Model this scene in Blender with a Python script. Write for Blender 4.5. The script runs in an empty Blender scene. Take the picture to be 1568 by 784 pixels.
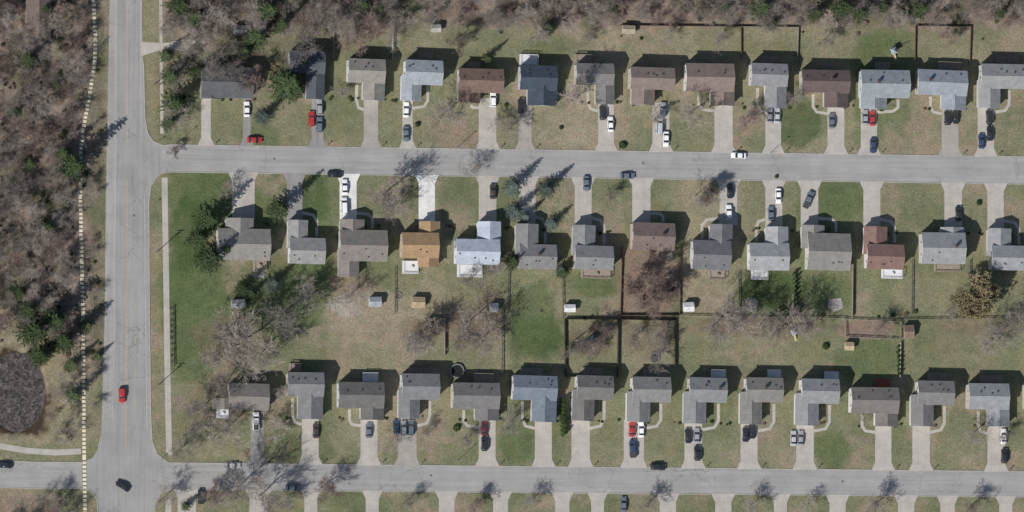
import bpy, math, random
import numpy as np
from mathutils import Vector, Matrix
R=random.Random(7)
S=0.2; D=3000.0
K=1.2
scn=bpy.context.scene
# ---------------- camera ----------------
Zc=Vector((-math.tan(math.radians(11)),-math.tan(math.radians(3)),1)).normalized()
Yc=(Vector((0,1,0))-Zc*Zc.y).normalized()
Xc=Yc.cross(Zc).normalized()
C=Zc*D
cd=bpy.data.cameras.new("camera"); cam=bpy.data.objects.new("camera",cd)
scn.collection.objects.link(cam); scn.camera=cam
cam.matrix_world=Matrix(((Xc.x,Yc.x,Zc.x,C.x),(Xc.y,Yc.y,Zc.y,C.y),(Xc.z,Yc.z,Zc.z,C.z),(0,0,0,1)))
cd.sensor_width=36; cd.lens=36*D/(1568*S); cd.clip_start=10; cd.clip_end=20000
def G(px,py,z=0.0):
    """map-sheet coordinates -> world point at height z"""
    d=Xc*((px-784)*S/D)+Yc*((392-py)*S/D)-Zc
    return C+d*((z-C.z)/d.z)
# ---------------- light ----------------
w=bpy.data.worlds.new("World"); scn.world=w; w.use_nodes=True
nt=w.node_tree; bg=nt.nodes['Background']; sky=nt.nodes.new('ShaderNodeTexSky')
sky.sky_type='NISHITA'; sky.sun_disc=False
SA=math.radians(228); SE=math.radians(40)
sky.sun_elevation=SE; sky.sun_rotation=SA
nt.links.new(sky.outputs[0],bg.inputs[0]); bg.inputs[1].default_value=0.09
sd=Vector((math.sin(SA)*math.cos(SE),math.cos(SA)*math.cos(SE),math.sin(SE)))
ld=bpy.data.lights.new("sun",'SUN'); ld.energy=5.0; ld.angle=math.radians(0.5); ld.color=(1,0.965,0.915)
lo=bpy.data.objects.new("sun",ld); scn.collection.objects.link(lo); lo.rotation_euler=sd.to_track_quat('Z','Y').to_euler(); lo.location=(0,0,200)
scn.view_settings.view_transform='Standard'; scn.view_settings.look='None'; scn.view_settings.exposure=0
# ---------------- materials ----------------
def lin(c): 
    c=c/255.0
    return c/12.92 if c<=0.04045 else ((c+0.055)/1.055)**2.4
def alb(rgb,k=None,sat=.82):
    k=k or K
    l=[lin(c)/k for c in rgb]; g=l[0]*.3+l[1]*.6+l[2]*.1
    return tuple(min(0.8,g+(x-g)*sat) for x in l)
def N(nt,t,**kw):
    n=nt.nodes.new(t)
    for a,b in kw.items(): setattr(n,a,b)
    return n
def mathn(nt,op,a,b=None,c=None):
    n=N(nt,'ShaderNodeMath',operation=op)
    for i,v in enumerate((a,b,c)):
        if v is None: continue
        if isinstance(v,(int,float)): n.inputs[i].default_value=v
        else: nt.links.new(v,n.inputs[i])
    return n.outputs[0]
def noise(nt,vec,scale,detail=4,rough=0.6,dist=0):
    n=N(nt,'ShaderNodeTexNoise'); n.inputs['Scale'].default_value=scale; n.inputs['Detail'].default_value=detail
    n.inputs['Roughness'].default_value=rough; n.inputs['Distortion'].default_value=dist
    nt.links.new(vec,n.inputs['Vector']); return n.outputs['Fac']
def rng(nt,x,a,b,c,d):
    n=N(nt,'ShaderNodeMapRange'); nt.links.new(x,n.inputs[0])
    for i,v in enumerate((a,b,c,d)): n.inputs[i+1].default_value=v
    return n.outputs[0]
def mixc(nt,f,a,b,bt='MIX'):
    n=N(nt,'ShaderNodeMix',data_type='RGBA',blend_type=bt)
    for i,v in ((0,f),(6,a),(7,b)):
        if isinstance(v,(int,float)): n.inputs[i].default_value=v
        elif isinstance(v,tuple): n.inputs[i].default_value=(v[0],v[1],v[2],1)
        else: nt.links.new(v,n.inputs[i])
    return n.outputs[2]
def scalec(nt,col,f):
    n=N(nt,'ShaderNodeVectorMath',operation='SCALE'); 
    if isinstance(col,tuple): n.inputs[0].default_value=col
    else: nt.links.new(col,n.inputs[0])
    nt.links.new(f,n.inputs['Scale']); return n.outputs[0]
def newmat(name,rough=0.9,spec=0.2):
    m=bpy.data.materials.new(name); m.use_nodes=True; b=m.node_tree.nodes['Principled BSDF']
    b.inputs['Roughness'].default_value=rough
    b.inputs['Specular IOR Level'].default_value=spec
    return m,m.node_tree,b
def pos(nt): return N(nt,'ShaderNodeNewGeometry').outputs['Position']
def stretch(nt,v,sx,sy,sz):
    n=N(nt,'ShaderNodeVectorMath',operation='MULTIPLY'); nt.links.new(v,n.inputs[0]); n.inputs[1].default_value=(sx,sy,sz); return n.outputs[0]
MC={}
def basic(name,rgb,amt=0.2,scale=1.0,rough=0.9,spec=0.2,k=None,albedo=None,metal=0):
    key=(name,tuple(rgb) if rgb else albedo)
    if key in MC: return MC[key]
    m,nt,b=newmat(name,rough,spec); p=pos(nt)
    f=mathn(nt,'MULTIPLY',rng(nt,noise(nt,p,scale),0.3,0.7,1-amt,1+amt),rng(nt,noise(nt,p,scale*6),0.3,0.7,1-amt*.6,1+amt*.6))
    nt.links.new(scalec(nt,albedo or alb(rgb,k),f),b.inputs['Base Color'])
    b.inputs['Metallic'].default_value=metal
    MC[key]=m; return m
def roofmat(rgb):
    key=('roof',rgb)
    if key in MC: return MC[key]
    m,nt,b=newmat('shingles',0.95,0.1)
    tc=N(nt,'ShaderNodeTexCoord').outputs['Object']; 
    f=rng(nt,noise(nt,tc,0.5,3),0.3,0.7,0.85,1.15)
    f2=rng(nt,noise(nt,stretch(nt,tc,1.5,5,5),1.6,3,.7),0.3,0.7,0.78,1.22)
    wv=N(nt,'ShaderNodeTexBrick'); nt.links.new(tc,wv.inputs['Vector']); wv.inputs['Scale'].default_value=1.0
    wv.inputs['Brick Width'].default_value=.9; wv.inputs['Row Height'].default_value=.42; wv.inputs['Mortar Size'].default_value=.03
    wv.inputs['Color1'].default_value=(1,1,1,1); wv.inputs['Color2'].default_value=(.82,.82,.82,1); wv.inputs['Mortar'].default_value=(.6,.6,.6,1)
    c=scalec(nt,alb(rgb,sat=.88),mathn(nt,'MULTIPLY',f,f2))
    c=mixc(nt,0.5,c,wv.outputs['Color'],'MULTIPLY')
    nt.links.new(c,b.inputs['Base Color']); MC[key]=m; return m
# ground
def groundmat():
    m,nt,b=newmat('lawn_and_soil',1.0,0.05); p=pos(nt)
    a=N(nt,'ShaderNodeAttribute',attribute_name='Col').outputs['Color']
    n1=rng(nt,noise(nt,p,0.06,3),0.3,0.7,0.9,1.1)
    n2=rng(nt,noise(nt,p,0.35,5,.7),0.3,0.7,0.8,1.2)
    n3=rng(nt,noise(nt,p,1.6,5,.8),0.3,0.7,0.55,1.45)
    c=scalec(nt,a,mathn(nt,'MULTIPLY',n1,mathn(nt,'MULTIPLY',n2,n3)))
    # dry / worn brownish patches
    h=rng(nt,noise(nt,p,0.16,6,.75,.6),0.45,0.66,0,0.7)
    c=mixc(nt,h,c,scalec(nt,mixc(nt,1.0,a,(1.25,1.08,1.0),'MULTIPLY'),n3))
    # greener / damp mottling
    h2=rng(nt,noise(nt,stretch(nt,p,1,1,1),0.4,7,.78,.4),0.53,0.68,0,0.6)
    c=mixc(nt,h2,c,mixc(nt,1.0,a,(0.52,0.64,0.45),'MULTIPLY'))
    bmp=N(nt,'ShaderNodeBump'); bmp.inputs['Strength'].default_value=.6; bmp.inputs['Distance'].default_value=.25
    nt.links.new(noise(nt,p,1.3,5,.8),bmp.inputs['Height']); nt.links.new(bmp.outputs[0],b.inputs['Normal'])
    nt.links.new(c,b.inputs['Base Color']); return m
def roadmat(name,rgb,ax):
    m,nt,b=newmat(name,0.9,0.2); p=pos(nt)
    st=stretch(nt,p,0.03,0.9,1) if ax=='x' else stretch(nt,p,0.9,0.03,1)
    f=mathn(nt,'MULTIPLY',rng(nt,noise(nt,st,1.0,4,.6),0.3,0.7,0.88,1.1),rng(nt,noise(nt,p,0.15,5,.6),0.3,0.7,0.9,1.1))
    f=mathn(nt,'MULTIPLY',f,rng(nt,noise(nt,p,3,3,.7),0.3,0.7,0.9,1.1))
    c=scalec(nt,alb(rgb),f)
    v=N(nt,'ShaderNodeTexVoronoi',feature='DISTANCE_TO_EDGE'); 
    pn=N(nt,'ShaderNodeVectorMath',operation='ADD'); nt.links.new(p,pn.inputs[0])
    nn=N(nt,'ShaderNodeTexNoise'); nt.links.new(p,nn.inputs['Vector']); nn.inputs['Scale'].default_value=0.5
    sc=N(nt,'ShaderNodeVectorMath',operation='SCALE'); nt.links.new(nn.outputs['Color'],sc.inputs[0]); sc.inputs['Scale'].default_value=3
    nt.links.new(sc.outputs[0],pn.inputs[1]); nt.links.new(pn.outputs[0],v.inputs['Vector']); v.inputs['Scale'].default_value=0.11
    cr=rng(nt,v.outputs['Distance'],0.004,0.016,0.35,0)
    cr=mathn(nt,'MULTIPLY',cr,rng(nt,noise(nt,p,0.04,2),0.45,0.6,0,1))
    c=mixc(nt,cr,c,alb((70,70,70)))
    nt.links.new(c,b.inputs['Base Color']); return m
def concmat(name,rgb):
    key=(name,rgb)
    if key in MC: return MC[key]
    m,nt,b=newmat(name,0.9,0.2); p=pos(nt)
    f=mathn(nt,'MULTIPLY',rng(nt,noise(nt,p,0.3,5,.65),0.3,0.7,0.85,1.12),rng(nt,noise(nt,p,2.5,3,.7),0.3,0.7,0.9,1.1))
    c=scalec(nt,alb(rgb),f)
    br=N(nt,'ShaderNodeTexBrick'); br.offset=0; nt.links.new(p,br.inputs['Vector']); br.inputs['Scale'].default_value=1
    br.inputs['Brick Width'].default_value=2.6; br.inputs['Row Height'].default_value=3; br.inputs['Mortar Size'].default_value=.04
    br.inputs['Color1'].default_value=(1,1,1,1); br.inputs['Color2'].default_value=(.94,.94,.94,1); br.inputs['Mortar'].default_value=(.7,.68,.65,1)
    c=mixc(nt,0.6,c,br.outputs['Color'],'MULTIPLY')
    nt.links.new(c,b.inputs['Base Color']); MC[key]=m; return m
# ---------------- mesh helpers ----------------
def mkobj(name,verts,faces,mats,mi=None,parent=None,smooth=False):
    me=bpy.data.meshes.new(name); me.from_pydata([tuple(v) for v in verts],[],faces)
    for m in (mats if isinstance(mats,list) else [mats]): me.materials.append(m)
    if mi: me.polygons.foreach_set('material_index',mi)
    if smooth: me.polygons.foreach_set('use_smooth',[True]*len(me.polygons))
    me.update()
    o=bpy.data.objects.new(name,me); scn.collection.objects.link(o)
    if parent: o.parent=parent
    return o
def empty(name,loc=(0,0,0),rz=0):
    e=bpy.data.objects.new(name,None); scn.collection.objects.link(e); e.location=loc; e.rotation_euler=(0,0,rz); e.empty_display_size=0.5; return e
class B:
    def __init__(s): s.v=[];s.f=[];s.m=[]
    def add(s,v,f,m=0):
        o=len(s.v); s.v+=[tuple(x) for x in v]; s.f+=[tuple(i+o for i in q) for q in f]; s.m+=[m]*len(f)
    def box(s,x0,x1,y0,y1,z0,z1,m=0):
        s.add([(x0,y0,z0),(x1,y0,z0),(x1,y1,z0),(x0,y1,z0),(x0,y0,z1),(x1,y0,z1),(x1,y1,z1),(x0,y1,z1)],
          [(0,3,2,1),(4,5,6,7),(0,1,5,4),(1,2,6,5),(2,3,7,6),(3,0,4,7)],m)
    def cyl(s,x,y,z0,z1,r,n=10,m=0,r1=None,ax='z'):
        r1=r if r1 is None else r1; v=[]
        for k,(z,rr) in enumerate(((z0,r),(z1,r1))):
            for i in range(n):
                a=2*math.pi*i/n; c,q=rr*math.cos(a),rr*math.sin(a)
                v.append((x+c,y+q,z) if ax=='z' else ((x+c,z,y+q)))
        f=[(i,(i+1)%n,n+(i+1)%n,n+i) for i in range(n)]+[tuple(range(n))[::-1],tuple(range(n,2*n))]
        s.add(v,f,m)
    def obj(s,name,mats,parent=None,smooth=False): return mkobj(name,s.v,s.f,mats,s.m,parent,smooth)
# ---------------- ground ----------------
def axis(lo,hi,st,far):
    c=list(np.arange(lo,hi+st/2,st)); out=[]; d=st; x=hi
    while x<far: d*=1.5; x+=d; out.append(x)
    neg=[]; d=st; x=lo
    while x>-far: d*=1.5; x-=d; neg.append(x)
    return np.array(neg[::-1]+c+out)
xs=axis(-172,172,0.5,6000); ys=axis(-90,90,0.5,6000)
XX,YY=np.meshgrid(xs,ys)
P=np.stack([XX-C.x,YY-C.y,-C.z*np.ones_like(XX)],-1)
zc=-(P@np.array(Zc)); PX=784+(P@np.array(Xc))/zc*D/S; PY=392-(P@np.array(Yc))/zc*D/S
def vnoise(sc,seed):
    r=np.random.RandomState(seed); T=r.rand(64,64)
    u=PX/sc; v=PY/sc; iu=np.floor(u).astype(int); iv=np.floor(v).astype(int); fu=u-iu; fv=v-iv
    fu=fu*fu*(3-2*fu); fv=fv*fv*(3-2*fv)
    g=lambda a,b:T[a%64,b%64]
    return (g(iu,iv)*(1-fu)+g(iu+1,iv)*fu)*(1-fv)+(g(iu,iv+1)*(1-fu)+g(iu+1,iv+1)*fu)*fv
n30=vnoise(30,1); n12=vnoise(12,2); n80=vnoise(80,5); n6=vnoise(6,9); n50=vnoise(47,15)
nn=(n30*.5+n12*.3+n6*.2)
def A3(rgb): return np.array(alb(rgb,sat=.95))
TAN=A3((141,136,112)); GRN=A3((91,105,70)); DRY=A3((152,142,124)); FOR=A3((132,119,108)); DGR=A3((69,89,51)); DIRT=A3((138,119,108)); LDIRT=A3((165,158,148)); MUL=A3((114,98,86))
col=np.zeros(XX.shape+(3,)); col[:]=TAN
lotsN=[240,425,510,602,690,785,870,955,1042,1138,1215,1308,1398,1490,1580]
lotsS=[260,425,507,604,683,778,862,950,1042,1133,1217,1305,1395,1485,1580]
lotsD=[260,422,505,600,682,775,862,945,1035,1122,1205,1292,1382,1470,1560]
def lots(bs,y0,y1,gs,wd=5):
    xp=[];fp=[]
    for i,b in enumerate(bs): xp+=[b-wd,b+wd]; fp+=[gs[i],gs[i+1]]
    g=np.interp(PX+(nn-.5)*26,xp,fp)[...,None]
    g=g+.06+(n50[...,None]-.5)*.35
    mk=np.clip((PY-y0)/8+.5,0,1)*np.clip((y1-PY)/8+.5,0,1)
    mk=mk[...,None]
    c=np.where(g<0,TAN*(1+g)+DRY*(-g),TAN*(1-g)+GRN*g)
    col[:]=col*(1-mk)+c*mk
lots(lotsN,-50000,240,[.2,.3,.3,.25,.2,.2,.1,-.5,.1,.1,.1,.0,.6,.1,.2,.1,.2])
lots(lotsS,240,484,[.2,.75,.7,.5,.1,.4,.2,.3,.45,-.2,.2,.6,.35,.3,.35,.3,.3])
lots(lotsD,484,715,[.2,.35,.5,.1,.1,.2,.5,.25,.1,.3,.2,.25,.4,.3,.35,.2,.2])
lots(lotsD,715,60000,[.2,.4,.3,.6,.3,.5,.3,.5,.2,.5,.3,.4,.3,.4,.3,.4,.4])
def blob(x,y,rx,ry,c,s=1.0,soft=.35):
    d=np.sqrt(((PX-x)/rx)**2+((PY-y)/ry)**2)+(nn-.5)*.9
    f=np.clip((1-d)/soft+.5,0,1)*s
    col[:]=col*(1-f[...,None])+c*f[...,None]
f=np.clip((n80*.5+n30*.5-.5)*3,0,.5)[...,None]; col[:]=col*(1-f)+(col*.5+GRN*.5)*f
f=np.clip((.42-n50*.6-n12*.4)*4,0,.7)[...,None]; col[:]=col*(1-f)+(DRY*.6+DIRT*.4)*f
for b in [(300,470,50,110,GRN,.9),(430,450,70,55,GRN,.8),(330,300,70,30,GRN,.7),(290,360,30,60,DGR,.7),(480,300,30,35,DGR,.6),
 (560,480,60,45,DRY,.7),(530,470,25,18,LDIRT,.8),(650,480,110,40,DRY,.5),(1228,190,40,35,DGR,.7),(1182,452,48,38,DGR,.8),
 (1295,300,45,35,GRN,.7),(1262,450,42,28,GRN,.7),(825,520,40,35,DGR,.7),(815,470,35,40,GRN,.7),(1270,690,28,30,GRN,.8),(430,685,26,30,GRN,.5),
 (792,680,28,28,GRN,.8),(1330,550,55,28,GRN,.7),(915,432,45,25,GRN,.8),(400,210,30,20,GRN,.6),(990,430,45,55,DIRT,.8),(690,205,35,20,DIRT,.4),
 (860,200,40,35,DRY,.5),(1330,503,42,14,DIRT,.9),(430,380,30,30,DIRT,.2),(745,480,30,50,MUL,.4),(540,435,30,15,DIRT,.6),(905,520,35,25,MUL,.5),(990,520,38,28,MUL,.4),
 (1050,300,40,30,TAN,.5),(560,75,35,30,GRN,.4),(850,70,40,20,GRN,.4),(1350,70,30,18,GRN,.5),(1175,75,35,12,GRN,.4),(700,300,30,25,GRN,.4),(640,300,20,25,GRN,.6),
 (330,620,50,40,MUL,.4),(310,690,30,14,TAN,.6),(1120,590,15,40,GRN,.4),(955,600,12,30,GRN,.4),(700,440,60,30,TAN,.5),(1470,520,80,20,GRN,.4),(1420,450,50,30,TAN,.5),
 (360,520,60,40,MUL,.45),(440,480,50,30,GRN,.5),(640,510,30,24,MUL,.5),(715,505,36,28,MUL,.5),(1120,492,36,18,MUL,.5),(1180,500,100,16,MUL,.5),(1500,500,60,14,MUL,.4),(240,120,20,200,TAN,.5),(265,180,22,40,GRN,.5)]: blob(*b)
# mowing bands on the big side lawn
band=(np.sin((PX*.35+PY*.94)*.62)>0)[...,None]*.05*((PX>255)&(PX<345)&(PY>405)&(PY<560))[...,None]
col*=1+band
# woodland floor
fw=np.clip(((162+ (nn-.5)*30)-PX)/8+.5,0,1)*np.clip(((560+(nn-.5)*80)-PY)/30+.5,0,1)
ft=np.clip(((42+(nn-.5)*40+np.where(PX<520,np.where(PX>240,45*n30,0),0))-PY)/6+.5,0,1)*np.clip((PX-235)/20,0,1)
fb=np.clip((PX-150)/-10,0,1)*np.clip((PY-755)/8,0,1)*.5
ff=np.clip(fw+ft+fb,0,1)[...,None]
forc=FOR*(0.78+.46*n12[...,None])*(0.82+.38*n6[...,None])
gm=np.clip((n30*.6+n80*.4-.55)*6,0,.5)[...,None]
forc=forc*(1-gm)+GRN*gm
col=col*(1-ff)+forc*ff
blob(150,300,12,400,GRN,.35)
blob(35,600,100,95,TAN,.9,.2); blob(28,600,55,72,A3((120,110,92)),.8,.2); blob(26,600,46,63,A3((70,62,52)),1,.1)
for b in [(380,100,50,30,MUL,.5),(260,110,20,60,MUL,.4)]: blob(*b)
ny,nx=XX.shape
d=np.sqrt(((PX-26)/44)**2+((PY-600)/62)**2)
ZZ=-1.0*np.clip((1.08-d)/.25,0,1)
verts=np.stack([XX,YY,ZZ],-1).reshape(-1,3)
ii=np.arange(ny*nx).reshape(ny,nx)
q=np.stack([ii[:-1,:-1],ii[:-1,1:],ii[1:,1:],ii[1:,:-1]],-1).reshape(-1,4)
me=bpy.data.meshes.new("ground"); me.vertices.add(len(verts)); me.vertices.foreach_set('co',verts.ravel())
me.loops.add(q.size); me.loops.foreach_set('vertex_index',q.ravel().astype(np.int32))
me.polygons.add(len(q)); me.polygons.foreach_set('loop_start',np.arange(0,q.size,4,dtype=np.int32)); me.update(calc_edges=True)
ca=me.color_attributes.new('Col','FLOAT_COLOR','POINT')
ca.data.foreach_set('color',np.concatenate([np.clip(col,0,1).reshape(-1,3),np.ones((len(verts),1))],1).ravel().astype(np.float32))
me.materials.append(groundmat()); go=bpy.data.objects.new("ground",me); scn.collection.objects.link(go)
# ---------------- sheets ----------------
def sheet(name,pts,z,mat):
    v=[G(x,y,0) for x,y in pts]; v=[(p.x,p.y,z) for p in v]
    return mkobj(name,v,[tuple(range(len(v)))],mat)
rm=roadmat('asphalt_main',(156,154,151),'y'); rx_=roadmat('asphalt_street',(159,157,154),'x')
yN=lambda x:222+(x-300)*18/1268   # upper edge street 1
yS=lambda x:264+(x-300)*18/1268
dN=lambda x:709+(x-300)*13/1268
dS=lambda x:750+(x-300)*11/1268
main_r=[(217,-900),(217,0),(220,100),(222,180)]+[(226,203),(234,216),(250,223)]
pts=main_r+[(252,263),(240,270),(231,285),(228,310),(229,500),(231,640),(233,675),(240,695),(258,708),(262,750),(246,757),(238,775),(236,900),(236,1700),(150,1700),(150,800),(149,765),(140,752),(128,748),(128,708),(142,702),(150,690),(155,665),(160,500),(162,300),(165,150),(168,0),(168,-900)]
sheet('main_road',pts,0.02,rm)
sheet('street',[(248,222.5),(262,yN(262)),(3500,yN(3500)),(3500,yS(3500)),(262,yS(262)),(248,264)],0.035,rx_)
sheet('street',[(256,707),(262,dN(262)),(3500,dN(3500)),(3500,dS(3500)),(262,dS(262)),(256,751)],0.035,rx_)
sheet('street',[(130,707),(60,708),(-60,703),(-1500,660),(-1500,705),(-60,745),(60,748),(130,749)],0.035,rx_)
# shoulder, lane paint
def ribbon(name,pl,wd,z,mat,h=0,dash=None,parent=None):
    """strip along polyline (map coords), width m; h>0 gives a raised solid"""
    P3=[G(x,y,0) for x,y in pl]; P2=[Vector((p.x,p.y)) for p in P3]
    b=B(); segs=[]
    if dash:
        on,off=dash; 
        for a,c in zip(P2[:-1],P2[1:]):
            L=(c-a).length; t=0; dr=(c-a)/L
            while t<L: segs.append((a+dr*t,a+dr*min(L,t+on))); t+=on+off
        for a,c in segs:
            dr=(c-a).normalized(); n=Vector((-dr.y,dr.x))*wd/2
            v=[a-n,c-n,c+n,a+n]
            if h: 
                b.add([(p.x,p.y,z) for p in v]+[(p.x,p.y,z+h) for p in v],[(4,5,6,7),(0,1,5,4),(1,2,6,5),(2,3,7,6),(3,0,4,7)])
            else: b.add([(p.x,p.y,z) for p in v],[(0,1,2,3)])
    else:
        l=[];r=[]
        for i,p in enumerate(P2):
            d=Vector((0,0))
            if i>0: d+=(p-P2[i-1]).normalized()
            if i<len(P2)-1: d+=(P2[i+1]-p).normalized()
            d.normalize(); n=Vector((-d.y,d.x))*wd/2; l.append(p+n); r.append(p-n)
        for i in range(len(P2)-1):
            v=[r[i],r[i+1],l[i+1],l[i]]
            if h: b.add([(p.x,p.y,z) for p in v]+[(p.x,p.y,z+h) for p in v],[(4,5,6,7),(0,1,5,4),(1,2,6,5),(2,3,7,6),(3,0,4,7)])
            else: b.add([(p.x,p.y,z) for p in v],[(0,1,2,3)])
    return b.obj(name,mat,parent)
yel=basic('yellow_paint',(186,174,140),.25,1.5); wht=basic('white_paint',(190,190,188),.2,1.5)
conc=concmat('concrete_walk',(182,176,166)); kerbm=basic('kerb_concrete',(172,168,160),.12,.6)
old=roadmat('asphalt_shoulder',(164,161,157),'y')
sheet('road_shoulder',[(168,-900),(168,0),(165,150),(162,300),(160,500),(157,640),(170,640),(175,500),(178,300),(180,0),(180,-900)],0.035,old)
for dx in (-.8,.8): ribbon('centre_line',[(195+dx,-300),(195+dx,0),(194+dx,214)],0.11,.045,yel)
for dx in (-.8,.8): ribbon('centre_line',[(194+dx,275),(194+dx,400),(193+dx,690)],0.11,.045,yel)
ribbon('turn_lane_line',[(206,275),(207,690)],0.12,.045,yel,dash=(2.5,7))
ribbon('edge_line',[(177,-300),(177,200),(175,500),(172,640)],0.12,.05,wht)
ribbon('edge_line',[(214,-300),(215,100),(217,190)],0.12,.045,wht); ribbon('edge_line',[(221,300),(223,500),(225,660)],0.12,.045,wht)
# sidewalks
ribbon('sidewalk',[(246,-900),(246,0),(247,100),(248,205)],1.0,.05,conc)
ribbon('sidewalk',[(252,272),(254,400),(256,550),(259,697)],1.8,.05,conc)
ribbon('sidewalk',[(-200,668),(0,683),(40,690),(85,693),(124,691)],1.8,.05,conc)
ribbon('sidewalk',[(258,760),(258,1400)],1.8,.05,conc)
bed=basic('path_bed',(120,108,88),.2,1)
pathpl=[(142,-400),(143,0),(146,60),(145,95),(138,140),(127,200),(123,240),(123,300),(125,400),(127,480),(128,600),(129,700),(130,784),(130,1300)]
ribbon('footpath_bed',pathpl,1.25,.055,bed)
ribbon('footpath',pathpl,1.1,.06,basic('path_slab',(228,217,185),.08,.8),h=.03,dash=(0.85,.42))
# driveways
driv=concmat('driveway_concrete',(184,177,167)); drivw=concmat('driveway_new_concrete',(226,224,218)); drivg=roadmat('driveway_asphalt',(146,143,140),'y'); drivm=concmat('driveway_old_concrete',(168,161,152))
NW=[(308,323,148,driv),(372,384,150,drivg),(477,495,150,drivg),(557,579,150,drivm),(616,632,152,driv),(733,760,150,driv),(794,814,158,drivm),(916,940,157,driv),(999,1025,157,driv),(1094,1122,160,driv),(1172,1196,163,driv),(1267,1293,162,driv),(1318,1343,166,driv),(1442,1468,165,drivm),(1497,1522,163,driv)]
SO=[(355,390,335,driv),(439,463,338,drivg),(520,546,338,drivw),(641,666,340,drivw),(733,760,342,driv),(795,820,345,driv),(880,906,347,driv),(968,996,342,driv),(1102,1129,345,driv),(1172,1198,349,driv),(1226,1253,347,driv),(1322,1348,349,driv),(1446,1473,352,driv),(1512,1537,352,driv)]
DE=[(384,404,630,drivg),(462,488,638,driv),(552,578,640,driv),(609,638,638,drivm),(733,759,641,driv),(819,845,643,driv),(875,903,643,driv),(955,986,643,driv),(1048,1075,646,driv),(1134,1160,648,driv),(1219,1246,648,driv),(1340,1365,650,driv),(1397,1424,650,driv),(1512,1539,650,driv)]
BO=[(272,300),(382,410),(466,486),(560,580),(672,696),(755,778),(850,872),(905,925),(1010,1035),(1095,1120),(1185,1205),(1270,1295),(1375,1400),(1440,1462),(1530,1550)]
for a,b_,y,m in NW:
    e=yN(a); sheet('driveway',[(a,y),(b_,y),(b_,e-12),(b_+4,e-3),(b_+6,e+1),(a-6,e+1),(a-4,e-3),(a,e-12)][::-1],.05+R.random()*.01,m)
for a,b_,y,m in SO:
    e=yS(a); sheet('driveway',[(a,y),(b_,y),(b_,e+12),(b_+4,e+3),(b_+6,e-1),(a-6,e-1),(a-4,e+3),(a,e+12)],.05+R.random()*.01,m)
for a,b_,y,m in DE:
    e=dN(a); sheet('driveway',[(a,y),(b_,y),(b_,e-12),(b_+4,e-3),(b_+6,e+1),(a-6,e+1),(a-4,e-3),(a,e-12)][::-1],.05+R.random()*.01,m)
for a,b_ in BO:
    e=dS(a); sheet('driveway',[(a,900),(b_,900),(b_,e+12),(b_+4,e+3),(b_+6,e-1),(a-6,e-1),(a-4,e+3),(a,e+12)],.05,driv)
sheet('driveway',[(216,64),(250,66),(285,60),(300,64),(290,78),(250,75),(216,86)][::-1],.045,driv)
# front walks curving from the driveway to the door
for x0,y0,x1,y1 in [(557,168,546,130),(632,166,655,132),(733,165,722,160),(916,170,900,132),(1094,170,1070,142),(1172,172,1160,134),(1267,174,1245,144),(1343,172,1375,152),(1442,174,1425,148),(1522,172,1545,138),
    (463,326,485,362),(546,326,570,350),(820,332,835,372),(906,334,925,374),(996,326,1015,340),(1102,334,1075,366),(1172,336,1158,370),(1253,334,1280,355),(1348,336,1370,372),(1537,338,1560,374),
    (462,650,448,610),(552,652,535,627),(638,652,658,614),(733,654,710,628),(819,656,800,615),(903,656,925,614),(986,656,1012,618),(1075,658,1100,618),(1160,660,1185,618),(1246,660,1270,620),(1340,662,1320,635),(1424,662,1446,622),(1512,664,1498,629)]:
    ym=y0+(y1-y0)*.35; ribbon('front_walk',[(x0,y0),(x0+(x1-x0)*.75,y0-(y0-ym)*.25),(x1,ym),(x1,y1)],.95,.045,conc)
def kerb(fn,gaps,x0=262,x1=2600):
    x=x0
    for a,b_ in sorted(gaps)+[(x1,x1)]:
        if a-6>x: ribbon('kerb',[(x,fn(x)),(a-6,fn(a-6))],0.22,.0,kerbm,h=.14)
        x=b_+6
kerb(yN,[(a,b_) for a,b_,_,_ in NW]); kerb(yS,[(a,b_) for a,b_,_,_ in SO]); kerb(dN,[(a,b_) for a,b_,_,_ in DE]); kerb(dS,BO)
ribbon('kerb',[(217,86),(220,100),(222,180),(226,203),(234,216),(250,223),(262,yN(262))],.25,0,kerbm,h=.14)
ribbon('kerb',[(217,-900),(217,0),(217,62)],.25,0,kerbm,h=.14)
ribbon('kerb',[(262,yS(262)),(252,263.5),(240,270),(231,285),(228,310),(229,500),(231,640),(233,675),(240,695),(258,708.5),(262,dN(262))],.25,0,kerbm,h=.14)
ribbon('kerb',[(-60,703),(60,708),(128,708),(142,702),(150,690),(155,665)],.25,0,kerbm,h=.14)
ribbon('kerb',[(-60,745),(60,748),(128,748),(140,752),(149,765),(150,800)],.25,0,kerbm,h=.14)
# manholes
ironm=basic('cast_iron',(110,107,104),.2,3)
for x,y in [(420,243),(985,250),(660,728),(1290,737),(205,330)]:
    p=G(x,y); b=B(); b.cyl(0,0,0,.03,.38,16); b.cyl(0,0,.03,.04,.28,16); o=b.obj('manhole_cover',ironm); o.location=(p.x,p.y,.035)
# pond
m,nt_,bb=newmat('pond_water',.25,.5); p_=pos(nt_); 
fz=rng(nt_,noise(nt_,p_,.9,8,.85,1),.46,.62,0,1)
nt_.links.new(mixc(nt_,fz,(.026,.022,.02),(.16,.135,.125)),bb.inputs['Base Color']); nt_.links.new(rng(nt_,fz,0,1,.4,.9),bb.inputs['Roughness'])
sheet('pond_water',[(26+45*math.cos(a)*(1+.04*math.sin(3*a+1)),600+62*math.sin(a)*(1+.03*math.sin(5*a))) for a in [-i*2*math.pi/60 for i in range(60)]],-.35,m)
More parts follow.
